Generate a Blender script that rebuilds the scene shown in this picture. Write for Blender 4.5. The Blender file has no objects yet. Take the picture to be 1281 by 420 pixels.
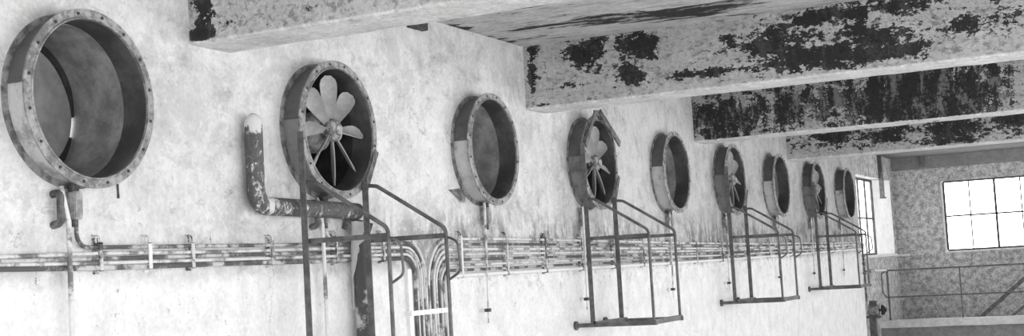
import bpy, bmesh, math, random
from mathutils import Vector, Matrix
random.seed(7)
PI = math.pi
S = bpy.context.scene
COL = S.collection

# ------------------------------------------------------------------ materials
class MatB:
    """small node builder; everything here is a black-and-white value"""
    def __init__(s, name):
        s.m = bpy.data.materials.new(name); s.m.use_nodes = True
        s.t = s.m.node_tree; s.t.nodes.clear()
        s.out = s.t.nodes.new('ShaderNodeOutputMaterial')
        s.bsdf = s.t.nodes.new('ShaderNodeBsdfPrincipled')
        s.t.links.new(s.bsdf.outputs[0], s.out.inputs[0])
        s.tc = s.t.nodes.new('ShaderNodeTexCoord')
        s.co = s.tc.outputs['Object']
        s._sep = None
    def link(s, v, sock):
        if isinstance(v, (int, float)): sock.default_value = v
        elif isinstance(v, (tuple, Vector)): sock.default_value = v
        else: s.t.links.new(v, sock)
    def xyz(s):
        if s._sep is None:
            s._sep = s.t.nodes.new('ShaderNodeSeparateXYZ'); s.link(s.co, s._sep.inputs[0])
        return s._sep.outputs
    def math(s, op, a, b=0.0, clamp=False):
        n = s.t.nodes.new('ShaderNodeMath'); n.operation = op; n.use_clamp = clamp
        s.link(a, n.inputs[0]); s.link(b, n.inputs[1]); return n.outputs[0]
    def add(s, a, b): return s.math('ADD', a, b)
    def mul(s, a, b): return s.math('MULTIPLY', a, b)
    def sub(s, a, b): return s.math('SUBTRACT', a, b)
    def mix(s, f, a, b):
        n = s.t.nodes.new('ShaderNodeMix'); n.data_type = 'FLOAT'
        s.link(f, n.inputs[0]); s.link(a, n.inputs[2]); s.link(b, n.inputs[3]); return n.outputs[0]
    def step(s, v, lo, hi, a=0.0, b=1.0):
        n = s.t.nodes.new('ShaderNodeMapRange'); n.interpolation_type = 'SMOOTHSTEP'
        if lo > hi: lo, hi, a, b = hi, lo, b, a
        s.link(v, n.inputs[0])
        for i, k in enumerate((lo, hi, a, b)): n.inputs[i+1].default_value = k
        return n.outputs[0]
    def warp(s, scale=(1, 1, 1), off=(0, 0, 0), rot=(0, 0, 0), vec=None):
        n = s.t.nodes.new('ShaderNodeMapping')
        s.link(vec or s.co, n.inputs[0])
        n.inputs['Location'].default_value = off; n.inputs['Scale'].default_value = scale
        n.inputs['Rotation'].default_value = rot
        return n.outputs[0]
    def noise(s, scale, detail=6, rough=.6, vec=None, dist=0.0):
        n = s.t.nodes.new('ShaderNodeTexNoise')
        s.link(vec or s.co, n.inputs['Vector'])
        n.inputs['Scale'].default_value = scale; n.inputs['Detail'].default_value = detail
        n.inputs['Roughness'].default_value = rough; n.inputs['Distortion'].default_value = dist
        return n.outputs[0]
    def cracks(s, scale, vec=None):
        n = s.t.nodes.new('ShaderNodeTexVoronoi'); n.feature = 'DISTANCE_TO_EDGE'
        s.link(vec or s.co, n.inputs['Vector']); n.inputs['Scale'].default_value = scale
        return n.outputs['Distance']
    def rand(s):
        n = s.t.nodes.new('ShaderNodeObjectInfo'); return n.outputs['Random']
    def blob(s, cx, cz, rx, rz, ax=0, az=2):
        """soft ellipse 1 at the middle, 0 at the rim (a worn patch with a place of its own)"""
        o = s.xyz()
        a = s.mul(s.sub(o[ax], cx), 1/rx); b = s.mul(s.sub(o[az], cz), 1/rz)
        d = s.math('SQRT', s.add(s.mul(a, a), s.mul(b, b)))
        return s.math('SUBTRACT', 1.0, d, True)
    def done(s, col, rough=.85, metal=0.0, bump=None, bstr=.3, bdist=.01, spec=.3):
        s.link(col, s.bsdf.inputs['Base Color']); s.link(rough, s.bsdf.inputs['Roughness'])
        s.bsdf.inputs['Metallic'].default_value = metal
        s.bsdf.inputs['Specular IOR Level'].default_value = spec
        if bump is not None:
            n = s.t.nodes.new('ShaderNodeBump'); n.inputs['Strength'].default_value = bstr
            n.inputs['Distance'].default_value = bdist
            s.link(bump, n.inputs['Height']); s.link(n.outputs[0], s.bsdf.inputs['Normal'])
        return s.m

def mat_wall():
    b = MatB('whitewashed_plaster'); o = b.xyz(); Y, Z = o[1], o[2]
    big = b.noise(.8, 5, .6); mid = b.noise(5, 6, .65); fine = b.noise(30, 5, .7)
    up = b.add(.61, b.mul(b.sub(big, .5), .44))
    up = b.add(up, b.mul(b.sub(mid, .5), .36))
    patch = b.step(b.noise(2.6, 9, .78, b.warp((1, .9, 1.1), (6, 2, 5)), .4), .50, .56)
    up = b.mul(up, b.mix(patch, 1.0, .86))
    up = b.mul(up, b.mix(b.step(b.noise(6, 9, .8, b.warp((1, .8, 1.2), (1, 7, 2)), .5), .57, .63), 1.0, .76))
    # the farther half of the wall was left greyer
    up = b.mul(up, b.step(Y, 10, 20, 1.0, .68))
    # sooty smears
    smear = b.step(b.noise(1.7, 7, .72, b.warp((1, .8, 1.6), (3, 1, 2))), .52, .72)
    up = b.mul(up, b.mix(smear, 1.0, .66))
    # rust and dirt runs above and behind the conduits
    runs = b.add(b.mul(b.noise(1, 8, .75, b.warp((1, 9, 2.0)), .7), .45), b.mul(b.noise(4.2, 7, .75, b.warp((1, 1, .8), (2, 2, 2))), .55))
    band = b.mul(b.step(Z, 2.32, 2.45), b.step(Z, 3.0, 2.62))
    runm = b.mul(b.step(runs, .455, .56), b.mul(band, b.step(Y, 7.6, 10.0, .15, 1.0)))
    up = b.mul(up, b.mix(runm, 1.0, .44))
    runs2 = b.mul(b.step(b.add(b.mul(b.noise(1, 8, .75, b.warp((1, 7, .8), (0, 4, 4)), .5), .6), b.mul(b.noise(4, 7, .75), .4)), .51, .62), b.step(Y, 9, 13, .25, .9))
    up = b.mul(up, b.mix(runs2, 1.0, .70))
    # lower wall repainted brighter
    low = b.add(.70, b.mul(b.sub(mid, .5), .44))
    low = b.mul(low, b.mix(b.step(b.noise(2.4, 6, .7, b.warp((1, 1, .5), (7, 2, 0))), .57, .75), 1.0, .84))
    edge = b.add(Z, b.mul(b.sub(b.noise(6, 6, .7), .5), .22))
    edge = b.add(edge, b.mul(b.step(Y, 8, 11), .09))
    f = b.step(edge, 2.30, 2.42)
    c = b.mix(f, low, up)
    # ragged chipped rim just below the conduits
    chip = b.mul(b.step(b.noise(9, 7, .75), .52, .60), b.mul(b.step(Z, 2.02, 2.2), b.step(Z, 2.34, 2.24)))
    c = b.mul(c, b.mix(b.mul(chip, b.step(Y, 9, 11, .1, 1.)), 1.0, .72))
    # chips and specks
    cl = b.step(b.noise(1.4, 4, .6, b.warp((1, 1, 1), (8, 3, 6))), .42, .62)
    sp = b.step(b.add(b.noise(13, 6, .85, b.warp((1, 1, .75), (2, 8, 1))), b.mul(cl, .05)), .655, .685)
    c = b.mul(c, b.mix(sp, 1.0, .34))
    wv = b.t.nodes.new('ShaderNodeVectorMath'); wv.operation = 'ADD'; b.link(b.co, wv.inputs[0])
    cb = b.t.nodes.new('ShaderNodeCombineXYZ'); b.link(b.mul(b.noise(2.2, 7, .7), 1.1), cb.inputs[1]); b.link(b.mul(b.noise(2.2, 7, .7, b.warp((1, 1, 1), (9, 9, 9))), 1.1), cb.inputs[2])
    b.link(cb.outputs[0], wv.inputs[1])
    cr = b.mul(b.step(b.cracks(.9, wv.outputs[0]), .008, .0), b.step(b.noise(1.3, 3, .5, b.warp((1, 1, 1), (5, 5, 5))), .53, .60))
    c = b.mul(c, b.mix(cr, 1.0, .55))
    c = b.mul(c, b.add(.72, b.mul(fine, .56)))
    h = b.add(b.mul(mid, .6), b.mul(fine, .4))
    h = b.sub(h, b.mul(sp, .5))
    return b.done(c, .9, bump=h, bstr=.35, bdist=.02, spec=.15)

def mat_bare(name, lo, hi, scale=5):
    b = MatB(name)
    n = b.noise(scale, 9, .72); v = b.noise(scale*4, 6, .75, b.warp((1, 1, 1), (4, 1, 3))); s = b.noise(.6, 3, .5)
    t = b.add(b.mul(n, .55), b.mul(v, .45))
    c = b.mix(b.step(t, .40, .60), lo, hi)
    c = b.mul(c, b.add(.72, b.mul(s, .56)))
    c = b.mul(c, b.mix(b.step(b.noise(9, 5, .8, b.warp((1, 1, 1), (9, 2, 4))), .62, .68), 1.0, .55))
    return b.done(c, .95, bump=t, bstr=.4, bdist=.02, spec=.1)

def mat_peel(name, blobs, base=.42, gain=.42, thr=.70, stretch=(1, 1, 1), nscale=5.0, dark=.018, extra=None, soff=(0, 0, 0), soffit_lit=.60, wash=.10):
    """flaking paint: the coat is gone wherever the noise plus the worn patches pass a threshold"""
    b = MatB(name); o = b.xyz()
    n1 = b.noise(nscale, 9, .62, b.warp(stretch, soff), .3)
    n2 = b.noise(nscale*3.6, 7, .72, b.warp(stretch, (soff[1], soff[0], soff[2]+3)), .5)
    n = b.add(b.mul(b.sub(b.add(b.mul(n1, .42), b.add(b.mul(n2, .38), b.mul(b.noise(nscale*11, 5, .7, b.warp(stretch, soff)), .20))), .5), 1.9), .5)
    f = None
    for (cx, cz, rx, rz, w) in blobs:
        q = b.mul(b.blob(cx, cz, rx, rz), w)
        f = q if f is None else b.math('MAXIMUM', f, q)
    v = b.add(n, b.mul(f, gain)) if f is not None else n
    if extra: v = b.add(v, extra(b))
    # the face flakes most; light from below is painted into the underside's paler base
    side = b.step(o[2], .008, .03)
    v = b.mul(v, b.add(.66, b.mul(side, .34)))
    peel = b.step(v, thr-.015, thr+.015)
    rim = b.mul(b.step(v, thr-.05, thr-.015), b.math('SUBTRACT', 1.0, peel))
    under = b.mul(b.step(b.add(n2, b.mul(f, .12)) if f is not None else n2, .53, .60), side)
    m2 = b.noise(3, 7, .7, b.warp((1, 1, 1.6), (1, 1, 8))); fine = b.noise(26, 6, .75)
    c = b.mix(side, soffit_lit, base)
    c = b.mul(c, b.add(.40, b.mul(m2, 1.2))); c = b.mul(c, b.add(.30, b.mul(fine, 1.4)))
    c = b.mul(c, b.mix(under, 1.0, .56))
    c = b.mul(c, b.mix(b.step(b.noise(13, 7, .75, b.warp((.6, .6, 1.4), (3, 3, 3))), .57, .63), 1.0, .70))
    c = b.add(c, b.mul(rim, .12))
    dk = b.mul(b.add(dark*.5, b.mul(fine, dark*1.8)), b.add(.6, b.mul(b.step(n2, .3, .5), .5)))
    ws = b.noise(1, 8, .74, b.warp((7, 1, 2.2), (soff[2], 3, 1)), .6)
    dk = b.mix(b.mul(b.step(b.add(b.mul(ws, .65), b.mul(n2, .35)), .50, .58), wash), dk, base*.8)
    c = b.mix(peel, c, dk)
    return b.done(c, .9, bump=b.sub(b.mul(fine, .3), b.mul(peel, .8)), bstr=.45, bdist=.015, spec=.15)

def mat_ceiling():
    b = MatB('ceiling_flaking_paint')
    n = b.add(b.mul(b.noise(1.9, 9, .68, b.warp((.6, 2.6, 1), (0, 0, 0), (0, 0, .10)), .5), .55), b.mul(b.noise(5.5, 8, .74, b.warp((.5, 2.6, 1), (3, 1, 0), (0, 0, -.06)), .8), .45))
    n = b.add(b.mul(b.sub(n, .5), 1.5), .5)
    k = b.add(n, b.mul(b.blob(1.85, 11.15, 1.0, .5, 0, 1), .30))
    k = b.add(k, b.mul(b.blob(1.0, 10.8, 1.0, .4, 0, 1), .20))
    k = b.add(k, b.mul(b.blob(.02, 10.5, .12, 1.6, 0, 1), .22))
    peel = b.step(k, .625, .665)
    fine = b.noise(24, 6, .75)
    c = b.add(.52, b.mul(b.sub(fine, .5), .55)); c = b.add(c, b.mul(b.sub(b.noise(4, 6, .7), .5), .45))
    c = b.mul(c, b.mix(b.step(b.noise(7, 8, .74, b.warp((.5, 2.4, 1), (7, 7, 0))), .52, .60), 1.0, .66))
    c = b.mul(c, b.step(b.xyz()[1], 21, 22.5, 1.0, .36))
    c = b.mix(peel, c, b.add(.015, b.mul(fine, .06)))
    return b.done(c, .9, bump=b.sub(fine, peel), bstr=.4, bdist=.02, spec=.1)

def mat_duct(name, up, low, seam=.05, rust=.5):
    b = MatB(name); o = b.xyz()
    r = b.rand(); vv = b.t.nodes.new('ShaderNodeVectorMath'); vv.operation = 'ADD'
    b.link(b.co, vv.inputs[0]); cmb = b.t.nodes.new('ShaderNodeCombineXYZ')
    b.link(b.mul(r, 30.0), cmb.inputs[0]); b.link(cmb.outputs[0], vv.inputs[1]); W = vv.outputs[0]
    n = b.noise(7, 8, .7, W); fine = b.noise(34, 5, .75, W)
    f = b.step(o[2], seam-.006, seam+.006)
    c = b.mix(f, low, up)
    worn = b.step(n, .50, .66)
    c = b.mix(b.mul(worn, rust), c, up*.45)
    pale = b.step(b.noise(5, 8, .75, b.warp((1, 1, 1), (4, 4, 1), vec=W)), .60, .68)
    c = b.mix(b.mul(pale, .55), c, b.mix(f, low*1.25, up*2.6))
    c = b.mul(c, b.add(.72, b.mul(fine, .56)))
    return b.done(c, .6, bump=b.add(n, b.mul(fine, .4)), bstr=.3, bdist=.008, spec=.35)

def mat_mottle(name, lo, hi, scale=12, rough=.6, pos=(.42, .62), metal=0.0, spec=.35, stretch=(1, 1, 1)):
    b = MatB(name)
    n = b.noise(scale, 8, .7, b.warp(stretch)); fine = b.noise(scale*5, 4, .7)
    c = b.mix(b.step(n, *pos), lo, hi); c = b.mul(c, b.add(.78, b.mul(fine, .44)))
    return b.done(c, rough, metal, bump=n, bstr=.25, bdist=.004, spec=spec)

def mat_bigpipe():
    b = MatB('flaking_lime_on_dark_pipe'); o = b.xyz()
    n = b.noise(11, 8, .72, b.warp((1.2, 1.2, .7))); 
    top = b.add(b.mul(b.blob(7.217, 3.42, .12, .15, 1, 2), .40), b.mul(b.blob(7.32, 2.83, .22, .14, 1, 2), .10))
    k = b.step(b.add(n, top), .57, .63)
    streak = b.step(b.noise(16, 6, .7, b.warp((1, 1.6, .8), (3, 0, 0), (.6, 0, 0)), .6), .58, .63)
    k = b.math('MAXIMUM', k, b.mul(streak, .7))
    c = b.mix(k, b.add(.01, b.mul(b.noise(30, 5, .8), .16)), .55)
    return b.done(c, .75, bump=k, bstr=.3, bdist=.004)

def mat_conduit(name, wht=.60, drk=.10, thr=(.50, .58), sc=3.0):
    b = MatB(name); r = b.rand()
    vv = b.t.nodes.new('ShaderNodeVectorMath'); vv.operation = 'ADD'
    cmb = b.t.nodes.new('ShaderNodeCombineXYZ'); b.link(b.mul(r, 40.0), cmb.inputs[1])
    b.link(b.co, vv.inputs[0]); b.link(cmb.outputs[0], vv.inputs[1])
    n = b.noise(sc, 8, .72, vv.outputs[0]); fine = b.noise(40, 4, .7)
    c = b.mix(b.step(n, *thr), wht, drk); c = b.mul(c, b.add(.75, b.mul(fine, .5)))
    return b.done(c, .7, bump=fine, bstr=.2, bdist=.003)

def mat_glass():
    m = bpy.data.materials.new('window_glass'); m.use_nodes = True; t = m.node_tree; t.nodes.clear()
    o = t.nodes.new('ShaderNodeOutputMaterial'); mx = t.nodes.new('ShaderNodeMixShader'); mx.inputs[0].default_value = .06
    a = t.nodes.new('ShaderNodeBsdfTransparent'); a.inputs[0].default_value = (.93, .93, .93, 1)
    g = t.nodes.new('ShaderNodeBsdfGlossy'); g.inputs['Roughness'].default_value = .08
    t.links.new(a.outputs[0], mx.inputs[1]); t.links.new(g.outputs[0], mx.inputs[2]); t.links.new(mx.outputs[0], o.inputs[0])
    return m

M = {}
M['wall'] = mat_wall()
M['bare'] = mat_bare('bare_grey_render', .17, .56, 8)
M['bare_light'] = mat_bare('lime_render', .80, .92, 5)
M['band'] = mat_bare('grey_lintel_paint', .17, .23, 3)
M['concrete'] = mat_bare('worn_concrete', .52, .68, 3)
M['plinth'] = mat_bare('dark_plinth', .20, .28, 3)
M['floor'] = mat_bare('dusty_concrete_floor', .62, .80, 2)
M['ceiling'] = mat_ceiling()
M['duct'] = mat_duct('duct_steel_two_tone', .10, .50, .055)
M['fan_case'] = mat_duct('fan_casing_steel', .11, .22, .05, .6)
M['flange'] = mat_mottle('flange_steel', .13, .33, 14, .55, (.40, .62))
M['fan_inner'] = mat_mottle('fan_bore_shade', .02, .05, 4, .7, (.4, .65))  # near-black colour puts the shade of the fan bore into the surface
M['back_flange'] = mat_mottle('back_flange_steel', .09, .30, 10, .65, (.40, .60))
M['inner'] = mat_mottle('duct_lining', .045, .095, 4, .6, (.4, .65))
M['sleeve'] = mat_mottle('sleeve_render', .17, .36, 5, .8, (.35, .7))
M['damper'] = mat_mottle('damper_plate', .15, .25, 4, .6, (.35, .7))
M['black'] = mat_mottle('black_rubber', .012, .025, 10, .8)
M['bolt'] = mat_mottle('bolt_black', .015, .05, 30, .5)
M['blade'] = mat_mottle('cast_alloy_blade', .26, .40, 7, .5, (.35, .7))
M['hub'] = mat_mottle('hub_casting', .10, .40, 22, .5)
M['steel'] = mat_mottle('dark_painted_steel', .075, .15, 9, .5, (.4, .65))
M['rust'] = mat_mottle('rusty_steel', .05, .17, 12, .7)
M['bigpipe'] = mat_bigpipe()
M['downpipe'] = mat_conduit('downpipe_flaking', .50, .085, (.33, .40), 2.2)
M['conduit'] = mat_conduit('conduit_whitewashed', .62, .15, (.49, .60), 3.2)
M['conduit_dark'] = mat_conduit('conduit_dark_flecked', .50, .09, (.42, .52), 3.0)
M['conduit_white'] = mat_conduit('conduit_clean_white', .70, .35, (.60, .70), 2.0)
M['clip'] = mat_conduit('clip_metal', .55, .08, (.46, .55), 9)
M['box'] = mat_mottle('switch_box_grey', .20, .42, 14, .6)
M['frame_dark'] = mat_mottle('window_frame_dark', .03, .06, 12, .6)
M['frame_light'] = mat_mottle('window_frame_light', .55, .70, 12, .6)
M['brick'] = mat_mottle('brick_face', .04, .10, 20, .9)
M['glass'] = mat_glass()

# ------------------------------------------------------------------ mesh helpers
def box(bm, a, b):
    r = bmesh.ops.create_cube(bm, size=1.0)
    for v in r['verts']:
        v.co = Vector([a[i] + (b[i]-a[i])*(v.co[i]+.5) for i in range(3)])
    return r['verts']
def bar(bm, p, q, w, h, upv=(0, 0, 1)):
    """rectangular bar from p to q"""
    p, q = Vector(p), Vector(q); d = (q-p).normalized(); u = Vector(upv)
    if abs(d.dot(u)) > .95: u = Vector((0, 1, 0))
    s = d.cross(u).normalized(); u = s.cross(d)
    vs = []
    for c in (p, q):
        for a, e in ((-1, -1), (1, -1), (1, 1), (-1, 1)): vs.append(bm.verts.new(c+s*a*w/2+u*e*h/2))
    for f in ((3, 2, 1, 0), (4, 5, 6, 7), (0, 1, 5, 4), (1, 2, 6, 5), (2, 3, 7, 6), (3, 0, 4, 7)): bm.faces.new([vs[i] for i in f])
def angle_iron(bm, p, q, w, t=.007, dirs=((0, 1, 0), (1, 0, 0))):
    """L-section from p to q; the two legs run from the corner line p-q along dirs"""
    p, q = Vector(p), Vector(q); a, b = Vector(dirs[0]), Vector(dirs[1])
    prof = [Vector((0, 0, 0)), a*w, a*w+b*t, a*t+b*t, a*t+b*w, b*w]
    r0 = [bm.verts.new(p+v) for v in prof]; r1 = [bm.verts.new(q+v) for v in prof]
    n = len(prof)
    for i in range(n): bm.faces.new([r0[i], r0[(i+1) % n], r1[(i+1) % n], r1[i]])
    bm.faces.new(r0[::-1]); bm.faces.new(r1)
def fillet(pts, r, n=6):
    pts = [Vector(p) for p in pts]; out = [pts[0]]
    rr = r if isinstance(r, (list, tuple)) else [r]*len(pts)
    for i in range(1, len(pts)-1):
        a, b, c = pts[i-1], pts[i], pts[i+1]
        u, v = (a-b).normalized(), (c-b).normalized(); ang = u.angle(v)
        if ang > math.radians(170) or rr[i] <= 0: out.append(b); continue
        d = min(rr[i]/math.tan(ang/2), (a-b).length*.98, (c-b).length*.98); R = d*math.tan(ang/2)
        ctr = b+(u+v).normalized()*(R/math.sin(ang/2))
        s, e = b+u*d-ctr, b+v*d-ctr
        tot = s.angle(e); ax = s.cross(e).normalized()
        for k in range(n+1): out.append(ctr+Matrix.Rotation(tot*k/n, 3, ax) @ s)
    out.append(pts[-1]); return out
def tube(bm, pts, r, seg=10, caps=True):
    pts = [Vector(p) for p in pts]; rings = []
    t = (pts[1]-pts[0]).normalized()
    u = t.orthogonal().normalized()
    for i, p in enumerate(pts):
        if i == 0: d = (pts[1]-p)
        elif i == len(pts)-1: d = (p-pts[i-1])
        else: d = (pts[i+1]-p).normalized()+(p-pts[i-1]).normalized()
        d.normalize(); u = (u-d*u.dot(d)).normalized(); w = d.cross(u)
        R = r[i] if isinstance(r, (list, tuple)) else r
        rings.append([bm.verts.new(p+(u*math.cos(2*PI*k/seg)+w*math.sin(2*PI*k/seg))*R) for k in range(seg)])
    for a, b in zip(rings, rings[1:]):
        for k in range(seg):
            f = bm.faces.new([a[k], a[(k+1) % seg], b[(k+1) % seg], b[k]]); f.smooth = True
    if caps: bm.faces.new(rings[0][::-1]); bm.faces.new(rings[-1])
def lathe(bm, prof, seg=64, closed=False, c=(0, 0, 0), smooth=True):
    """revolve (x, r) profile about the X axis through c"""
    rings = []
    for x, r in prof:
        rings.append([bm.verts.new((c[0]+x, c[1]+r*math.cos(2*PI*k/seg), c[2]+r*math.sin(2*PI*k/seg))) for k in range(seg)])
    pr = list(zip(rings, rings[1:]))
    if closed: pr.append((rings[-1], rings[0]))
    for a, b in pr:
        for k in range(seg):
            f = bm.faces.new([a[k], b[k], b[(k+1) % seg], a[(k+1) % seg]]); f.smooth = smooth
    return rings
def disc(bm, x, r, th, seg=64, c=(0, 0)):
    rr = lathe(bm, [(x, r), (x+th, r)], seg, c=(0, c[0], c[1]), smooth=False)
    bm.faces.new(rr[0]); bm.faces.new(rr[1][::-1])
def mesh_of(name, bm, m, angle=35):
    bmesh.ops.recalc_face_normals(bm, faces=bm.faces)
    me = bpy.data.meshes.new(name); bm.to_mesh(me); bm.free(); me.materials.append(m)
    try: me.set_sharp_from_angle(angle=math.radians(angle))
    except Exception: pass
    return me
def obj(name, bm, m, parent=None, loc=None):
    me = bm if isinstance(bm, bpy.types.Mesh) else mesh_of(name, bm, m)
    o = bpy.data.objects.new(name, me); COL.objects.link(o)
    if parent: o.parent = parent
    if loc: o.location = loc
    return o
def tag(o, label, cat, group=None, kind=None):
    o['label'] = label; o['category'] = cat
    if group: o['group'] = group
    if kind: o['kind'] = kind
    return o
def thing(name, label, cat, loc=(0, 0, 0), group=None):
    o = bpy.data.objects.new(name, None); COL.objects.link(o); o.location = loc
    o.empty_display_size = .1
    return tag(o, label, cat, group)
def struct(name, bm, m, label, cat):
    o = obj(name, bm, m); tag(o, label, cat); o['kind'] = 'structure'; return o
def NB(): return bmesh.new()
def rough_box(bm, a, b, cuts, amp, seed=0):
    """a box with a gently uneven cast surface"""
    vs = box(bm, a, b)
    rnd = random.Random(seed)
    bmesh.ops.subdivide_edges(bm, edges=[e for e in bm.edges if abs((e.verts[0].co-e.verts[1].co).x) > .5], cuts=cuts, use_grid_fill=True)
    for v in bm.verts:
        v.co += Vector((0, rnd.uniform(-amp, amp), rnd.uniform(-amp, amp)))

# ------------------------------------------------------------------ measures of the place (metres)
DZ = 3.384                    # axis height of the ducts
Y0, SP = 5.644, 2.4787        # first duct, spacing
DY = [Y0 + SP*i for i in range(9)]
CEIL = 4.46; XR = 11.0; YF = -6.0; YE = 27.0; YB = 33.0; XC = -.35
RI = .445                     # bore of the ducts

# ------------------------------------------------------------------ the setting
def holed_wall():
    bm = NB(); T = -.42; n = 64; h = .62
    def quadXZ(y0, y1, z0, z1):
        for x in (0, T):
            vs = [bm.verts.new((x, y, z)) for y, z in ((y0, z0), (y1, z0), (y1, z1), (y0, z1))]
            bm.faces.new(vs if x == 0 else vs[::-1])
    ys = [YF]+[v for y in DY for v in (y-h, y+h)]+[YE]
    for i in range(0, len(ys), 2): quadXZ(ys[i], ys[i+1], 0, CEIL)
    for y in DY:
        quadXZ(y-h, y+h, 0, DZ-h); quadXZ(y-h, y+h, DZ+h, CEIL)
        for x in (0, T):
            ci, sq = [], []
            for k in range(n):
                a = 2*PI*k/n; c, s = math.cos(a), math.sin(a); f = h/max(abs(c), abs(s))
                ci.append(bm.verts.new((x, y+RI*c, DZ+RI*s))); sq.append(bm.verts.new((x, y+f*c, DZ+f*s)))
            for k in range(n):
                q = [ci[k], sq[k], sq[(k+1) % n], ci[(k+1) % n]]
                bm.faces.new(q)
    # end face, ends
    for y in (YF, YE):
        bm.faces.new([bm.verts.new(p) for p in ((0, y, 0), (T, y, 0), (T, y, CEIL), (0, y, CEIL))])
    return bm
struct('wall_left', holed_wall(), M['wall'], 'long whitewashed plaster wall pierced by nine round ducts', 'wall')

bm = NB(); box(bm, (-1.2, YF-.3, -.2), (XR+.3, YB+.4, 0)); struct('floor', bm, M['floor'], 'dusty concrete hall floor', 'floor')
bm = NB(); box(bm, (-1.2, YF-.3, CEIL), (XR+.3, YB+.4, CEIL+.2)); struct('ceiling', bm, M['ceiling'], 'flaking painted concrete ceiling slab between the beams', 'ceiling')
bm = NB(); px = -.42
FW = [(1.2, 4.8), (6.2, 9.8)]  # openings added out of view to brighten surfaces facing this wall
for a, c in FW:
    box(bm, (px, YF-.3, 0), (a, YF, CEIL)); box(bm, (a, YF-.3, 0), (c, YF, .9)); box(bm, (a, YF-.3, 3.6), (c, YF, CEIL)); px = c
box(bm, (px, YF-.3, 0), (XR+.3, YF, CEIL)); struct('wall_front', bm, M['bare_light'], 'unseen end wall behind the viewer with two window openings added for light', 'wall')
# right wall with tall windows (behind the viewer's right shoulder)
bm = NB(); wy = []
WZ0, WZ1 = .5, 3.7
y = YF+.6
while y < 30: wy.append((y, y+4.0)); y += 4.98
prev = YF
for a, c in wy:
    box(bm, (XR, prev, 0), (XR+.3, a, CEIL)); prev = c
    box(bm, (XR, a, 0), (XR+.3, c, WZ0)); box(bm, (XR, a, WZ1), (XR+.3, c, CEIL))
box(bm, (XR, prev, 0), (XR+.3, YB+.3, CEIL))
struct('wall_right', bm, M['bare_light'], 'side wall of large window openings facing the ducts', 'wall')

# back wall with its window
BX0, BX1, BZ0, BZ1 = .75, 4.2, 2.18, 3.83
bm = NB()
box(bm, (-1.0, YB, 0), (BX0, YB+.35, CEIL)); box(bm, (BX1, YB, 0), (XR+.3, YB+.35, CEIL))
box(bm, (BX0, YB, 0), (BX1, YB+.35, BZ0)); box(bm, (BX0, YB, BZ1), (BX1, YB+.35, CEIL))
struct('wall_back', bm, M['bare'], 'mottled bare grey end wall with a wide window', 'wall')
bm = NB(); box(bm, (XC, YB-.05, 4.16), (XR, YB+.02, CEIL)); struct('trim_1', bm, M['band'], 'smooth grey lintel band along the top of the end wall', 'trim')

def window_frame(bm, make, u0, u1, z0, z1, us, zs, t=.04, tm=.038, d=.05):
    for u in (u0, u1): make(bm, u-t/2, u+t/2, z0, z1, d)
    for z in (z0, z1): make(bm, u0, u1, z-t/2, z+t/2, d)
    for u, w in us: make(bm, u-w/2, u+w/2, z0, z1, d*.8)
    for z in zs: make(bm, u0, u1, z-tm/2, z+tm/2, d*.8)
def mkY(y):
    return lambda bm, a, c, z0, z1, d: box(bm, (a, y-d/2, z0), (c, y+d/2, z1))
def mkX(x):
    return lambda bm, a, c, z0, z1, d: box(bm, (x-d/2, a, z0), (x+d/2, c, z1))
w1 = thing('window_1', 'wide steel-framed window glaring white in the end wall', 'window', (0, 0, 0)); w1['kind'] = 'structure'
bm = NB(); window_frame(bm, mkY(YB+.10), BX0+.06, BX1-.02, BZ0+.02, BZ1-.02, [(BX0+.06+.57*k, .05 if k % 2 == 0 else .026) for k in range(1, 6)], [3.0])
obj('window_frame', bm, M['frame_dark'], w1)
bm = NB(); box(bm, (BX0, YB+.03, BZ0), (BX0+.035, YB+.33, BZ1)); obj('reveal', bm, M['frame_light'], w1)
bm = NB(); box(bm, (BX0, YB-.03, BZ0-.04), (BX1, YB+.12, BZ0)); obj('window_sill', bm, M['frame_light'], w1)
bm = NB(); box(bm, (BX0+.06, YB+.095, BZ0+.02), (BX1-.02, YB+.101, BZ1-.02)); obj('pane', bm, M['glass'], w1)

# recessed side wall past the end of the whitewashed wall, with its window
LY0, LY1, LZ0, LZ1, GX = 27.9, 32.62, 2.19, 3.93, -.62
bm = NB()
box(bm, (-.75, YE, 0), (XC, YB, LZ0)); box(bm, (-.75, YE, LZ1), (XC, YB, CEIL))
box(bm, (-.75, YE, LZ0), (XC, LY0, LZ1)); box(bm, (-.75, LY1, LZ0), (XC, YB, LZ1))
struct('wall_recess', bm, M['bare'], 'grey stepped-back side wall beyond the last duct', 'wall')
bm = NB()
v = [bm.verts.new(p) for p in ((XC+.004, LY1+.02, LZ0), (GX, 31.75, LZ0), (-.75, 31.75, LZ0), (-.75, LY1+.02, LZ0), (XC+.004, LY1-.02, LZ1), (GX, 31.75, LZ1), (-.75, 31.75, LZ1), (-.75, LY1-.02, LZ1))]
for f in ((0, 1, 2, 3), (4, 5, 6, 7), (0, 1, 5, 4), (1, 2, 6, 5), (2, 3, 7, 6), (3, 0, 4, 7)): bm.faces.new([v[i] for i in f])
struct('trim_2', bm, M['bare_light'], 'bright white splayed reveal beside the recess window', 'window reveal')
w2 = thing('window_2', 'narrow-looking window seen edge-on in the recess beyond the last duct', 'window'); w2['kind'] = 'structure'
bm = NB(); window_frame(bm, mkX(GX), LY0+.02, 31.74, LZ0+.02, LZ1-.02, [(LY0+.02+.76*k, .03) for k in range(1, 5)], [3.03], t=.06)
obj('window_frame', bm, M['frame_dark'], w2)
bm = NB(); box(bm, (GX-.012, LY0+.02, LZ0), (GX-.006, 31.74, LZ1)); obj('pane', bm, M['glass'], w2)
bm = NB(); box(bm, (GX, LY0, LZ0-.05), (XC+.05, LY1+.1, LZ0+.002)); obj('window_sill', bm, M['concrete'], w2)
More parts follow.
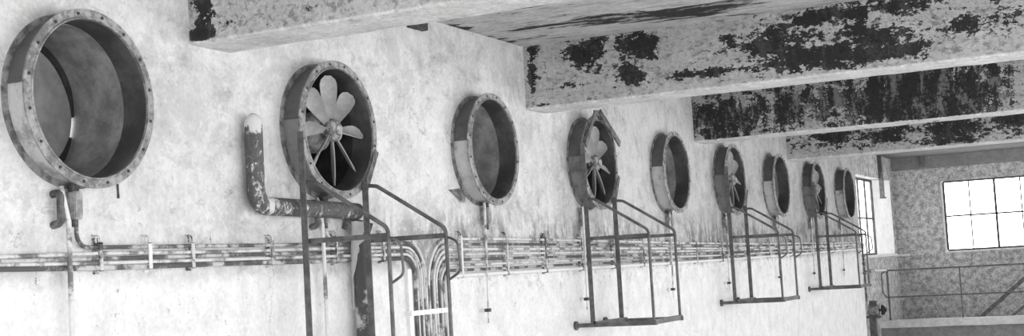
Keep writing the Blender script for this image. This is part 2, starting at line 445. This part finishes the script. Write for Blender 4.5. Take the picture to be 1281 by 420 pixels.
bm = NB(); box(bm, (XC, YB-.16, LZ0-.07), (-.06, YB, LZ0-.02)); tag(obj('wall_shelf', bm, M['concrete']), 'short pale ledge on the end wall in the corner by the recess window', 'ledge')

# raised end platform with its coping
bm = NB(); box(bm, (XC, 30.3, 0), (XR, YB, .585)); struct('trim_3', bm, M['plinth'], 'raised platform with a dark front at the end of the hall', 'platform')
bm = NB(); rough_box(bm, (XC, 30.22, .58), (XR, 30.62, .74), 40, .006, 3)
tag(obj('coping', bm, M['concrete']), 'pale chipped concrete kerb along the platform edge under the railing', 'kerb')

# ------------------------------------------------------------------ ceiling beams
BZ = 3.84
BY = [6.704, 11.69, 16.84, 21.68]
def beam(i, m, label, depth=.40):
    bm = NB(); rough_box(bm, (0, 0, 0), (XR, depth, CEIL-BZ), 60, .004, i)
    # soft worn arris
    ed = [e for e in bm.edges if all(v.co.z < .02 for v in e.verts) and all(v.co.y < .02 for v in e.verts) and abs((e.verts[0].co-e.verts[1].co).x) > .05]
    bmesh.ops.bevel(bm, geom=ed, offset=.022, segments=2, affect='EDGES', profile=.5)
    o = obj('ceiling_beam', bm, m, loc=(0, BY[i], BZ))
    tag(o, label, 'beam', 'concrete ceiling beams'); return o
b1 = [(.11, .25, .15, .26, 1.15), (.10, .06, .16, .09, 1.3), (.35, .10, .5, .07, .45), (.75, .08, .5, .06, .35)]
b2 = [(.12, .58, .12, .10, .9), (.08, .33, .07, .5, .75), (.14, .02, .2, .06, .8), (.67, .48, .34, .26, 1.0), (1.16, .47, .40, .24, .9), (1.10, .23, .30, .20, .85), (.5, .25, .4, .15, .3), (1.85, .15, .75, .075, .9),
      (2.45, .34, .75, .28, .8), (2.85, .20, .95, .20, .9), (3.30, .14, .95, .13, 1.05), (2.85, .52, .9, .16, .85), (3.35, .30, .55, .26, .9), (3.5, .54, .7, .16, .9), (4.15, .30, .8, .22, .7), (4.5, .52, .6, .14, .6), (5.4, .3, 1.2, .3, .8), (7, .3, 1.5, .3, .7)]
b3 = [(.5, .26, 1.0, .46, .72), (1.5, .35, 1.2, .46, .60), (2.9, .30, 1.3, .60, 1.25), (4.6, .3, .5, .3, .4), (6, .3, 1.5, .4, 1.0)]
b4 = [(.3, .3, .5, .3, .45), (.75, .33, .6, .28, .8), (1.6, .28, .9, .3, .75), (2.6, .24, .9, .34, .9), (3.6, .3, .9, .3, .8), (5, .3, 1.5, .3, .7)]
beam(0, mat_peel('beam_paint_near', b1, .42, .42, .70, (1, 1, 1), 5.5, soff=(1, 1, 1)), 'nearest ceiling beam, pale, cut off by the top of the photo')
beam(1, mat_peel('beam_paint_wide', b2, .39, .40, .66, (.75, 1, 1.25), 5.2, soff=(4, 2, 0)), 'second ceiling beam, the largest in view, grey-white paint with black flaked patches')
def streaks(b):
    s = b.noise(1, 6, .7, b.warp((5.5, 1, .8), (2, 0, 0)))
    return b.mul(b.sub(s, .5), .55)
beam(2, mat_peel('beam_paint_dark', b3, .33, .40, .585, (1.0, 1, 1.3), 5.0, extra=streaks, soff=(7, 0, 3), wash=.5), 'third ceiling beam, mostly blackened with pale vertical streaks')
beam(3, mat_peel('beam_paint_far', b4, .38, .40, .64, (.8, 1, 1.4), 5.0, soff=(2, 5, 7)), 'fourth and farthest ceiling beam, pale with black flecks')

# ------------------------------------------------------------------ ducts and fans
P = .179                      # face of the front flange
def barrel_bm():
    bm = NB(); lathe(bm, [(.0, RI+.012), (P-.02, RI+.012), (P-.02, RI), (0, RI)], 72, True)
    # seam strap on the shell
    for a in (172, 8):
        c, s = math.cos(math.radians(a)), math.sin(math.radians(a)); r = RI+.015
        bar(bm, (.02, r*c, r*s), (P-.03, r*c, r*s), .02, .012, (0, -s, c))
    return bm
def lining_bm():
    bm = NB(); lathe(bm, [(.0, RI-.001), (P-.012, RI-.001), (P-.012, RI-.006), (0, RI-.006)], 72, True); return bm
def flange_bm(x0, x1, ro, ri, lip=True):
    bm = NB()
    pr = [(x0, ri), (x0, ro), (x1, ro), (x1, ri+.012), (x1+.008, ri+.008), (x1+.008, ri)] if lip else [(x0, ri), (x0, ro), (x1, ro), (x1, ri)]
    lathe(bm, pr, 80, True); return bm
def sleeve_bm():
    bm = NB(); lathe(bm, [(-.42, RI), (.0, RI), (.0, RI-.008), (-.42, RI-.008)], 72, True); return bm
def end_bm():
    bm = NB(); disc(bm, -.415, RI-.002, .01); return bm
def bolt_bm():
    bm = NB(); tube(bm, [(P-.006, 0, 0), (P+.002, 0, 0)], .0095, 6); return bm
ME = {k: mesh_of(k, b, m) for k, b, m in (
    ('barrel', barrel_bm(), M['duct']), ('fan_barrel', barrel_bm(), M['fan_case']), ('lining', lining_bm(), M['inner']),
    ('front_flange', flange_bm(P-.016, P-.004, .5, RI-.002), M['flange']), ('back_flange', flange_bm(0, .014, .492, RI, False), M['back_flange']),
    ('sleeve', sleeve_bm(), M['sleeve']), ('dark_sleeve', sleeve_bm(), M['fan_inner']), ('dark_lining', lining_bm(), M['inner']), ('end_plate', end_bm(), M['damper']), ('end_dark', end_bm(), M['black']), ('bolt', bolt_bm(), M['bolt']))}
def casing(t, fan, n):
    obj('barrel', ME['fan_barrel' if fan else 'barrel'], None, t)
    fl = obj('front_flange', ME['front_flange'], None, t)
    for k in range(16):
        a = 2*PI*(k+.5)/16
        obj('bolt', ME['bolt'], None, fl, (0, .473*math.cos(a), .473*math.sin(a)))
    obj('back_flange', ME['back_flange'], None, t)
    obj('lining', ME['dark_lining' if fan else 'lining'], None, t)
    obj('sleeve', ME['dark_sleeve' if fan else 'sleeve'], None, t)
ORD = ['nearest', 'second', 'third', 'fourth', 'fifth']
open_lab = ['large open duct nearest the viewer at far left, daylight slit behind its damper',
            'open round duct between the first two fans, dark inside, second of the open ducts',
            'open round duct past the second fan, third of the open ducts along the wall',
            'open round duct between the two farthest fans, its top just under the beam',
            'farthest open round duct, last on the wall before the recess window']
fan_lab = ['nearest wall fan with pale paddle blades, above the horizontal pipe',
           'wall fan under a gabled pair of bars, second of the four fans',
           'third wall fan, small and dark-cased, between two open ducts',
           'farthest wall fan, last of the four along the wall']

def blade_bm(L=.40):
    """twisted paddle blade pointing up +Z, root at the hub"""
    bm = NB(); N = 12; K = 8; top = []; bot = []
    for i in range(N+1):
        u = i/N; r = .055+(L-.055)*u
        w = .045+.085*math.sin(min(1, u*1.2)*PI/2)**1.4
        if u > .80: w *= math.sqrt(max(.02, 1-((u-.80)/.205)**2*.92))
        tw = math.radians(56-22*u)
        rt, rb = [], []
        for j in range(K+1):
            s = (j/K-.5); y = s*w; camber = .10*w*(1-4*s*s)
            th = .004*(1-.6*abs(2*s))+.002
            for lst, sg in ((rt, 1), (rb, -1)):
                x = -camber+sg*th
                # chord turned by the pitch about the radial axis
                lst.append(bm.verts.new((x*math.cos(tw)+y*math.sin(tw), -x*math.sin(tw)+y*math.cos(tw), r)))
        top.append(rt); bot.append(rb)
    for g, fl in ((top, 0), (bot, 1)):
        for i in range(N):
            for j in range(K):
                q = [g[i][j], g[i][j+1], g[i+1][j+1], g[i+1][j]]
                f = bm.faces.new(q[::-1] if fl else q); f.smooth = True
    for i in range(N):
        for j in (0, K): bm.faces.new([top[i][j], top[i+1][j], bot[i+1][j], bot[i][j]])
    for i in (0, N):
        for j in range(K): bm.faces.new([top[i][j], top[i][j+1], bot[i][j+1], bot[i][j]])
    return bm
def hub_bm():
    bm = NB()
    rr = lathe(bm, [(-.05, .075), (.0, .085), (.03, .08), (.045, .06), (.048, .042), (.062, .040), (.066, .03), (.066, .012), (.072, .010)], 32)
    bm.faces.new(rr[-1]); bm.faces.new(rr[0])
    return bm
def motor_bm():
    bm = NB(); rr = lathe(bm, [(-.26, .06), (-.25, .13), (-.20, .15), (-.04, .15), (.01, .13), (.045, .09)], 32); bm.faces.new(rr[0]); bm.faces.new(rr[-1]); return bm
ME['blade'] = mesh_of('blade', blade_bm(), M['blade'])
ME['hub'] = mesh_of('hub', hub_bm(), M['hub'])
ME['motor'] = mesh_of('motor', motor_bm(), M['box'])

for i, y in enumerate(DY):
    if i % 2 == 0:
        t = thing('ventilation_duct', open_lab[i//2], 'air duct', (0, y, DZ), 'open ventilation ducts')
        casing(t, False, i)
        if i == 0:
            # damper plate hung a little ajar: daylight comes past its far edge
            bm = NB(); disc(bm, -.40, .430, .012, 64, (-.012, .002)); obj('damper_plate', bm, M['damper'], t)
            # rubber seal closing the upper and lower part of the gap
            bm = NB()
            for a0, a1 in ((-2, 180), (178, 341)):
                pts = [(-.402, (RI-.018)*math.cos(math.radians(a0+(a1-a0)*k/40)), (RI-.018)*math.sin(math.radians(a0+(a1-a0)*k/40))) for k in range(41)]
                tube(bm, pts, [.018+.016*min(1, k/6, (40-k)/6) for k in range(41)], 8)
            obj('seal', bm, M['black'], t)
        else:
            obj('damper_plate', ME['end_plate'], None, t)
    else:
        k = i//2
        t = thing('wall_fan', fan_lab[k], 'fan', (0, y, DZ), 'wall fans')
        casing(t, True, i)
        obj('back_plate', ME['end_dark'], None, t)  # black plate added to keep the fan bore dark
        obj('motor', ME['motor'], None, t)
        h = obj('hub', ME['hub'], None, t, (.115, 0, 0))
        turn = (3, 14, 6, -8)[k]
        for j8 in range(8):
            bl = obj('blade', ME['blade'], None, t, (.10, 0, 0)); bl.rotation_euler.x = -math.radians(-5+45*j8+turn)

# ------------------------------------------------------------------ service cages under the fans
def make_cage(k, y):
    lab = ['nearest steel service cage, cropped by the photo edge, in front of the conduit bundle',
           'steel service cage under the gabled fan, second along the wall, floor bars in view',
           'third steel service cage along the wall, under the third fan',
           'farthest steel service cage, beside the recess window'][k]
    t = thing('service_cage', lab, 'cage', (0, y, 0), 'steel service cages under the fans')
    yn, yf, xi, xo, zb, zm = -.52, .27, .235, .85, 1.72, 2.58
    ntop = (3.33, 3.55, 3.54, 3.50)[k]
    st = M['steel']
    bm = NB(); angle_iron(bm, (xi-.05, yn-.03, zb), (xi-.05, yn-.03, ntop), .048, .007, ((0, 1, 0), (1, 0, 0))); obj('post', bm, st, t)
    bm = NB(); angle_iron(bm, (xi-.05, yf-.03, zb), (xi-.05, yf-.03, 3.02), .050, .007, ((0, 1, 0), (1, 0, 0))); 
    obj('post', bm, st, t)
    bm = NB(); bar(bm, (xi-.03, yf-.01, 2.95), (xi-.03, yf+.17, 3.25), .05, .008, (1, 0, 0)); obj('bent_strap', bm, M['rust'], t)
    for yy in (yn, yf):
        bm = NB(); tube(bm, fillet([(xi-.03, yy, 2.985), (xi+.06, yy, 2.975), (xo, yy, 2.63), (xo, yy, zb)], .07), .0145, 10); obj('guard_rail', bm, st, t)
        bm = NB(); bar(bm, (xi-.06, yy, zm), (xo, yy, zm), .012, .035); obj('cross_bar', bm, st, t)
        if k != 1:
            bm = NB(); tube(bm, fillet([(xo, yy, 2.57), (xo+.09, yy, 2.535), (xo+.105, yy, 2.32), (xo, yy, 2.26)], .06), .0095, 8); obj('handle', bm, st, t)
        bm = NB(); bar(bm, (0.0, yy, zb-.01), (xo+.03, yy, zb-.01), .04, .04); a = obj('support_arm', bm, st, t)
        bm = NB(); tube(bm, [(0, yy, zb-.01), (.025, yy, zb-.01)], .045, 20); obj('wall_flange', bm, M['rust'], a)
    bm = NB(); bar(bm, (xo, yn-.03, zb), (xo, yf+.03, zb), .04, .05); obj('floor_rail', bm, st, t)
    bm = NB(); bar(bm, (xi, yn-.03, zb), (xi, yf+.03, zb), .04, .05); obj('floor_rail', bm, st, t)
    if k == 1:
        bm = NB(); bar(bm, (.215, -.475, 3.53), (.215, -.155, 3.90), .05, .014, (1, 0, 0)); obj('gable_bar', bm, st, t)
        bm = NB(); bar(bm, (.225, -.05, 3.91), (.225, .47, 3.60), .07, .014, (1, 0, 0)); obj('gable_bar', bm, M['rust'], t)
        bm = NB(); bar(bm, (.215, -.19, 3.895), (.215, .0, 3.905), .05, .012, (1, 0, 0)); obj('gable_plate', bm, st, t)
    return t
for k in range(4): make_cage(k, DY[2*k+1])

# ------------------------------------------------------------------ the big L-shaped pipe and the downpipe
bp = thing('drain_pipe', 'thick L-shaped pipe with flaking white paint left of the nearest fan', 'pipe', (0, 0, 0))
bm = NB()
pp = fillet([(.085, 7.217, 3.37), (.085, 7.217, 2.825), (.085, 8.44, 2.805)], [0, .11, 0], 8)
dome = [(.085-.02*(1-math.cos(a)), 7.217, 3.37+.06*math.sin(a)) for a in (1.5, 1.3, 1.05, .8, .5, .25)]
tube(bm, dome+pp, [.06*math.cos(a)+.001 for a in (1.5, 1.3, 1.05, .8, .5, .25)]+[.061]*len(pp), 20)
obj('pipe', bm, M['bigpipe'], bp)
bm = NB(); bar(bm, (.02, 8.36, 2.73), (.18, 8.47, 2.66), .02, .10); obj('bracket', bm, M['rust'], bp)
for yy in (7.55,):
    pass
bm = NB()
tube(bm, [(.085, 8.455, 2.735), (.085, 8.455, 0.0)], .055, 18); dp = obj('downpipe', bm, M['downpipe']); tag(dp, 'dark upright downpipe behind the nearest cage, chipped white at the top', 'pipe')
bm = NB(); tube(bm, [(.09, 8.56, 2.72), (.09, 8.555, 0)], .022, 12); tag(obj('riser_conduit', bm, M['conduit']), 'thin light riser close beside the dark downpipe', 'conduit')
# torn plaster left beside the downpipe
bm = NB(); rnd = random.Random(5); rows = []
for i in range(19):
    z = 2.73-.036*i
    e0 = -75; e1 = max(-42, 115-13.0*i+rnd.uniform(-24, 24)) if i else 118
    row = []
    for k in range(9):
        th = math.radians(e0+(e1-e0)*k/8); rr = .0565+.012*math.sin(PI*k/8)+rnd.uniform(0, .006)
        row.append(bm.verts.new((.085+rr*math.sin(th), 8.455-rr*math.cos(th)*1.15, z+rnd.uniform(-.006, .006))))
    rows.append([bm.verts.new((.0, 8.40+rnd.uniform(-.03, .03), z))]+row)
for a, b in zip(rows, rows[1:]):
    for k in range(9): bm.faces.new([a[k], a[k+1], b[k+1], b[k]])
bmesh.ops.solidify(bm, geom=bm.faces[:], thickness=.003)
tag(obj('plaster_patch', bm, M['bare_light']), 'ragged strip of white plaster along the left of the downpipe', 'plaster')

# ------------------------------------------------------------------ conduits
def conduit(pts, r, m, label, group, rad=.1, seg=8):
    bm = NB(); tube(bm, fillet(pts, rad, 8), r, seg)
    return tag(obj('conduit', bm, m), label, 'conduit', group)
GA, GB = 'conduits of the left run', 'conduits of the right run'
def wob(ylist, z): return [(.034, y, z+random.uniform(-.004, .004)) for y in ylist]
A = [(2.596, 'start1', .0115, 'conduit', 'topmost conduit of the left run, starting below the nearest fan'),
     (2.566, 'start0', .012, 'conduit_dark', 'second conduit from the top of the left run, coming from the nearest switch box'),
     (2.536, None, .011, 'conduit', 'third conduit from the top of the left run'),
     (2.508, None, .011, 'conduit_dark', 'fourth conduit from the top of the left run'),
     (2.480, None, .011, 'conduit', 'fifth conduit from the top of the left run, second from its bottom'),
     (2.448, None, .0155, 'conduit_dark', 'thicker lowest conduit of the left run')]
YV = [9.50, 9.465, 9.43, 9.395, 9.36, 9.325]
for i, (z, st, r, m, lab) in enumerate(A):
    R = YV[i]-9.19
    if st == 'start1': pre = [(.034, 8.06, 2.80), (.034, 8.075, z)]; rad = [.0, .14]
    elif st == 'start0': pre = [(.05, 5.615, 2.70), (.034, 5.63, z)]; rad = [.0, .10]
    else:
        zl = {2: 2.520, 3: 2.500, 4: 2.482, 5: 2.466}[i]
        pre = wob([3.4, 4.6], zl)+wob([5.8, 6.9], z+.3*(zl-z)); rad = [0, 1, 1, 1]
    pts = pre+[(.034, 8.0 if not st else 8.7, z), (.034, YV[i], z), (.034, YV[i], .0)]
    conduit(pts, r, M[m], lab, GA, rad+[1, R, 0])
def zb_(y, i):
    s = .0445 if y < 10.5 else .0445-(y-10.5)*.0019 if y < 17.5 else max(.0195, .0312-(y-17.5)*.0016)
    lo = 2.288+max(0, (y-18)*.006)
    return lo+s*(7-i)
place = ['topmost', 'second from the top', 'third from the top', 'fourth from the top', 'fifth from the top', 'third from the bottom', 'second from the bottom', 'lowest and thickest']
for i in range(8):
    yv = 9.545+.041*i
    z0 = zb_(10, i)
    pts = [(.034, yv, .0), (.034, yv, z0)]+[(.034, y, zb_(y, i)+random.uniform(-.003, .003)) for y in (10.9, 12.2, 14, 16, 17.6, 19.5, 22, 24.5, 26.9)]
    conduit(pts, (.012, .011, .012, .011, .012, .011, .012, .017)[i], M[('conduit', 'conduit_dark', 'conduit', 'conduit', 'conduit_dark', 'conduit', 'conduit_dark', 'conduit_white')[i]],
            place[i]+' conduit of the right run along the wall', GB, [0, 9.91-yv]+[1]*9)
# cover strip beside the bundle and the strap across it
bm = NB(); box(bm, (0, 9.225, 0), (.03, 9.285, 2.36)); tag(obj('cable_cover', bm, M['bare_light']), 'flat white cable cover left of the upright conduit bundle', 'cable cover')
bm = NB(); box(bm, (.046, 9.20, 1.99), (.062, 9.90, 2.03)); box(bm, (0, 9.205, 1.99), (.046, 9.225, 2.03)); box(bm, (0, 9.88, 1.99), (.046, 9.90, 2.03))
tag(obj('pipe_strap', bm, M['bare_light']), 'white strap clamped across the upright conduit bundle', 'strap')

# clips on the two runs
def clip(y, z0, z1, lab, group, light=False):
    t = thing('pipe_clip', lab, 'clip', (0, y, 0), group)
    bm = NB(); box(bm, (.0, -.016, z0-.035), (.016, .016, z1+.05)); box(bm, (.046, -.013, z0-.02), (.054, .013, z1+.02))
    for z in (z0-.02, z1+.02): box(bm, (.016, -.013, z-.005), (.054, .013, z+.005))
    m = M['conduit_white'] if light else M['clip']
    obj('bracket', bm, m, t)
    bm = NB()
    for s in (-1, 1): tube(bm, fillet([(.03, s*.016, z1+.02), (.03, s*.016, z1+.06), (.0, s*.016, z1+.065)], .02, 4), .005, 6)
    obj('hook', bm, M['clip'], t)
ya = [5.80, 6.21, 6.60, 7.42, 8.20, 8.85]
for i, y in enumerate(ya):
    clip(y, 2.45, (2.57, 2.57, 2.57, 2.57, 2.60, 2.60)[i], ['leftmost clip on the left conduit run', 'second clip from the left on the left conduit run, painted white', 'third clip from the left on the left conduit run', 'fourth clip on the left conduit run, right of the thick pipe bend', 'clip on the left conduit run just left of the downpipe', 'last clip on the left run before the bend'][i], 'clips on the left run', i == 1)
nth = ['first', 'second', 'third', 'fourth', 'fifth', 'sixth', 'seventh', 'eighth', 'ninth', 'tenth', 'eleventh', 'twelfth', 'thirteenth', 'fourteenth', 'fifteenth', 'sixteenth']
yb = [10.12, 11.0, 11.85, 12.75, 13.65, 14.55, 15.45, 16.5, 17.6, 18.8, 20.0, 21.4, 22.9, 24.4, 25.8]
for i, y in enumerate(yb):
    clip(y, zb_(y, 7), zb_(y, 0), nth[i]+' clip from the left along the right conduit run', 'clips on the right run', i == 0)

# drops below the ducts: rods with a little stop near the bottom, switch boxes
drops = [(5.54, 0, 'tall white conduit dropping from the nearest duct to the floor'),
         (8.00, 0, 'light conduit dropping behind the nearest cage, left of the downpipe'),
         (10.55, 1, 'thin rod dropping from the open duct right of the conduit bundle'),
         (12.78, 1, 'thin rod dropping from the gabled fan behind its cage'),
         (15.47, 1, 'thin rod hanging below the third open duct, beside the second cage'),
         (17.79, 1, 'thin rod hanging below the third fan, at the left post of its cage'),
         (20.46, 1, 'thin rod hanging below the fourth open duct, inside the third cage'),
         (22.72, 1, 'thin rod hanging below the farthest fan'),
         (25.05, 1, 'thin rod hanging below the last open duct, behind the farthest cage')]
for i, (y, rod, lab) in enumerate(drops):
    t = thing('drop_conduit', lab, 'conduit', (0, y, 0), 'drops below the ducts')
    bm = NB()
    if not rod:
        tube(bm, fillet([(.05, -.03, 2.90), (.075, -.03, 2.80), (.07, .0, 2.70), (.07, -.01, .0)], .08), .0145, 10); obj('pipe', bm, M['conduit'], t)
        bm = NB(); tube(bm, fillet([(.0, -.045, 2.86), (.06, -.045, 2.87), (.06, -.045, 2.70), (.0, -.05, 2.69)], .03), .022, 10); obj('wall_bracket', bm, M['rust'], t)
    else:
        tube(bm, [(.07, .0, 2.92), (.065, -.01, 2.3), (.06, -.03, 1.86)], [.013, .009, .007], 8); obj('rod', bm, M['conduit'], t)
        bm = NB(); box(bm, (.04, -.055, 1.955), (.08, .0, 1.985)); obj('stop', bm, M['rust'], t)
    s = thing('switch_box', ['small switch box hanging under the nearest duct', 'small switch box under the nearest fan behind the thick pipe', 'small switch box under the open duct right of the conduit bundle', 'small switch box under the gabled fan', 'small dark switch box under the third open duct', 'small switch box under the third fan', 'small switch box under the fourth open duct', 'small switch box under the farthest fan', 'small switch box under the last open duct'][i], 'switch box', (0, y+.045, 0), 'switch boxes under the ducts')
    bm = NB(); box(bm, (.0, -.01, 2.72), (.085, .055, 2.875)); bmesh.ops.bevel(bm, geom=bm.edges[:], offset=.006, segments=2, affect='EDGES'); obj('case', bm, M['box'], s)
    bm = NB(); tube(bm, [(.05, .02, 2.875), (.05, .015, 2.915)], .03, 10); obj('gland', bm, M['rust'], s)
    bm = NB(); tube(bm, [(.05, .022, 2.72), (.05, .022, 2.68)], .018, 8); obj('gland', bm, M['rust'], s)

# small brick end sticking out of the top of the wall
bm = NB(); box(bm, (-.05, 9.46, 4.34), (.06, 9.72, 4.405)); bmesh.ops.bevel(bm, geom=bm.edges[:], offset=.006, segments=1, affect='EDGES')
tag(obj('brick', bm, M['brick']), 'single dark brick end sticking out under the ceiling near the second beam', 'brick')
# flap of loose plaster beside the second open duct
bm = NB(); v = [bm.verts.new(p) for p in ((.0, 10.02, 3.02), (.03, 10.14, 2.96), (.035, 10.24, 2.90), (.02, 10.30, 2.98), (.0, 10.27, 3.04), (.012, 10.16, 3.0))]
for q in ((0, 1, 5), (1, 2, 5), (2, 3, 5), (3, 4, 5), (4, 0, 5)): bm.faces.new([v[i] for i in q])
bmesh.ops.solidify(bm, geom=bm.faces[:], thickness=.006)
tag(obj('plaster_flake', bm, M['box']), 'curled flake of loose plaster lower left of the duct between the first two fans', 'plaster')
# rusty spike hanging below the first duct
bm = NB(); bar(bm, (.005, 6.0, 2.955), (.005, 6.005, 2.85), .014, .008); tag(obj('metal_spike', bm, M['rust']), 'thin rusty spike in the wall lower right of the nearest duct', 'spike')

# ------------------------------------------------------------------ far corner
t = thing('guard_railing', 'thin steel guard railing on the kerb in front of the end wall', 'railing', (0, 30.42, 0))
for x in (-.16, 1.38, 2.9, 4.4):
    bm = NB(); tube(bm, [(x, 0, .735), (x, 0, 1.845)], .022 if x < 0 else .015, 10); obj('post', bm, M['steel'], t)
bm = NB(); tube(bm, [(-.30, 0, 1.835), (4.6, 0, 1.835)], .018, 10); obj('rail', bm, M['steel'], t)
bm = NB(); tube(bm, [(-.22, 0, 1.245), (4.6, 0, 1.245)], .015, 10); obj('rail', bm, M['steel'], t)
bm = NB(); tube(bm, fillet([(-.20, 0, 1.82), (-.29, 0, 1.77), (-.28, 0, 1.35), (-.20, 0, 1.245)], .06), .014, 8); obj('end_loop', bm, M['steel'], t)
bm = NB(); tube(bm, [(-.35, 30.0, 1.85), (-.15, 30.3, 1.845)], .022, 8); tag(obj('handrail', bm, M['conduit_white']), 'short pale pipe from the recess wall to the railing end', 'pipe')
t = thing('stair_handrail', 'dark sloping stair bar behind the railing at the right edge', 'handrail', (0, 30.9, 0))
bm = NB(); bar(bm, (1.62, 0, .66), (3.4, 0, 2.14), .03, .085); obj('stringer', bm, M['steel'], t)
bm = NB(); bar(bm, (1.62, -.1, .585), (1.62, .1, .72), .05, .06); obj('foot', bm, M['steel'], t)
t = thing('stair_handrail', 'second lower sloping bar in the bottom right corner of the photo', 'handrail', (0, 31.1, 0))
bm = NB(); bar(bm, (2.20, 0, .62), (3.6, 0, 1.72), .03, .05); obj('stringer', bm, M['steel'], t)
# steel channel hanging beside the recess window and short hanger on the lintel band
bm = NB(); box(bm, (XC-.0, 31.30, 3.50), (XC+.09, 31.42, CEIL)); box(bm, (XC, 31.27, 3.47), (XC+.12, 31.45, 3.50)); tag(obj('hanging_post', bm, M['steel']), 'dark upright channel hanging beside the recess window', 'post')
bm = NB(); box(bm, (.32, YB-.12, 4.20), (.42, YB-.05, CEIL)); tag(obj('hanger', bm, M['steel']), 'short dark hanger on the grey band above the end wall', 'hanger')
bm = NB(); box(bm, (-.20, YE+.02, 4.05), (-.06, YE+.16, CEIL)); tag(obj('roof_bracket', bm, M['frame_dark']), 'dark bracket high in the corner past the last duct', 'bracket')
# valve riser at the end of the white wall
t = thing('valve_riser', 'knobbly dark riser with collars at the end of the white wall', 'pipe', (.07, 26.82, 0))
bm = NB(); tube(bm, [(0, 0, 1.3), (0, 0, 2.62)], .018, 10); obj('pipe', bm, M['rust'], t)
for z in (1.86, 2.05, 2.2, 2.42): 
    bm = NB(); tube(bm, [(0, 0, z-.025), (0, 0, z+.025)], .034, 10); obj('collar', bm, M['rust'], t)
bm = NB(); tube(bm, [(0, 0, 1.90), (.10, .0, 1.90)], .012, 8); tube(bm, [(.10, 0, 1.86), (.10, 0, 1.94)], .03, 8); obj('valve', bm, M['steel'], t)
# small pump on a bracket in the recess
t = thing('electric_motor', 'small finned motor with a dark cone low in the recess by the platform', 'motor', (XC, 28.6, 1.05))
bm = NB(); rr = lathe(bm, [(.08, .09), (.09, .11), (.30, .11), (.31, .09)], 24); bm.faces.new(rr[0]); bm.faces.new(rr[-1])
for k in range(6): lathe(bm, [(.10+.035*k, .11), (.10+.035*k, .125), (.112+.035*k, .125), (.112+.035*k, .11)], 24)
obj('body', bm, M['box'], t)
bm = NB(); rr = lathe(bm, [(.35, .03), (.36, .11), (.40, .10), (.46, .02)], 20); bm.faces.new(rr[0]); bm.faces.new(rr[-1]); obj('cone', bm, M['black'], t)
bm = NB(); tube(bm, [(.30, 0, 0), (.36, 0, 0)], .025, 10); obj('shaft', bm, M['rust'], t)
bm = NB(); box(bm, (.0, -.09, -.16), (.34, .09, -.115)); box(bm, (.10, -.07, -1.05), (.24, .07, -.11)); box(bm, (.0, -.09, -.3), (.02, .09, -.11)); box(bm, (.12, -.05, -.12), (.28, .05, -.09)); obj('bracket', bm, M['steel'], t)
bm = NB(); box(bm, (.12, -.05, .10), (.26, .05, .20)); obj('terminal_box', bm, M['steel'], t)

# ------------------------------------------------------------------ daylight
W = bpy.data.worlds.new('overcast'); S.world = W; W.use_nodes = True
bg = W.node_tree.nodes['Background']; bg.inputs[0].default_value = (1, 1, 1, 1); bg.inputs[1].default_value = 7.5
def portal(name, loc, rot, sx, sy):
    l = bpy.data.lights.new(name, 'AREA'); l.shape = 'RECTANGLE'; l.size = sx; l.size_y = sy
    l.cycles.is_portal = True
    o = bpy.data.objects.new(name, l); COL.objects.link(o); o.location = loc; o.rotation_euler = rot
for a, c in wy: portal('window_daylight', (XR+.15, (a+c)/2, (WZ0+WZ1)/2), (0, PI/2, 0), WZ1-WZ0, c-a)
for a, c in FW: portal('window_daylight', ((a+c)/2, YF-.15, 2.25), (PI/2, 0, 0), c-a, 2.7)  # portals for the two added openings
portal('window_daylight', ((BX0+BX1)/2, YB+.2, (BZ0+BZ1)/2), (-PI/2, 0, 0), BX1-BX0, BZ1-BZ0)
portal('window_daylight', (-.70, (LY0+LY1)/2, (LZ0+LZ1)/2), (0, -PI/2, 0), LZ1-LZ0, LY1-LY0)

# ------------------------------------------------------------------ camera
f, yaw, pitch, roll, sh = 1677.145, .4498, .0731, -.0572, 5.677
fwd = Vector((-math.sin(yaw)*math.cos(pitch), math.cos(yaw)*math.cos(pitch), math.sin(pitch)))
rt = Vector((math.cos(yaw), math.sin(yaw), 0)); up = rt.cross(fwd)
r2 = rt*math.cos(roll)+up*math.sin(roll); u2 = -rt*math.sin(roll)+up*math.cos(roll)
cam = bpy.data.cameras.new('camera'); co = bpy.data.objects.new('camera', cam); COL.objects.link(co)
m = Matrix((r2, u2, -fwd)).transposed().to_4x4(); m.translation = (5.4515, 0, 2.3); co.matrix_world = m
cam.sensor_width = 36; cam.lens = f/1281*36; cam.shift_y = sh/1281; cam.clip_end = 200
S.camera = co
S.view_settings.view_transform = 'Standard'; S.view_settings.look = 'None'
S.view_settings.gamma = 1; S.view_settings.use_curve_mapping = False; S.view_settings.exposure = 0.0
S.cycles.max_bounces = 8; S.cycles.diffuse_bounces = 5
S.cycles.use_denoising = True
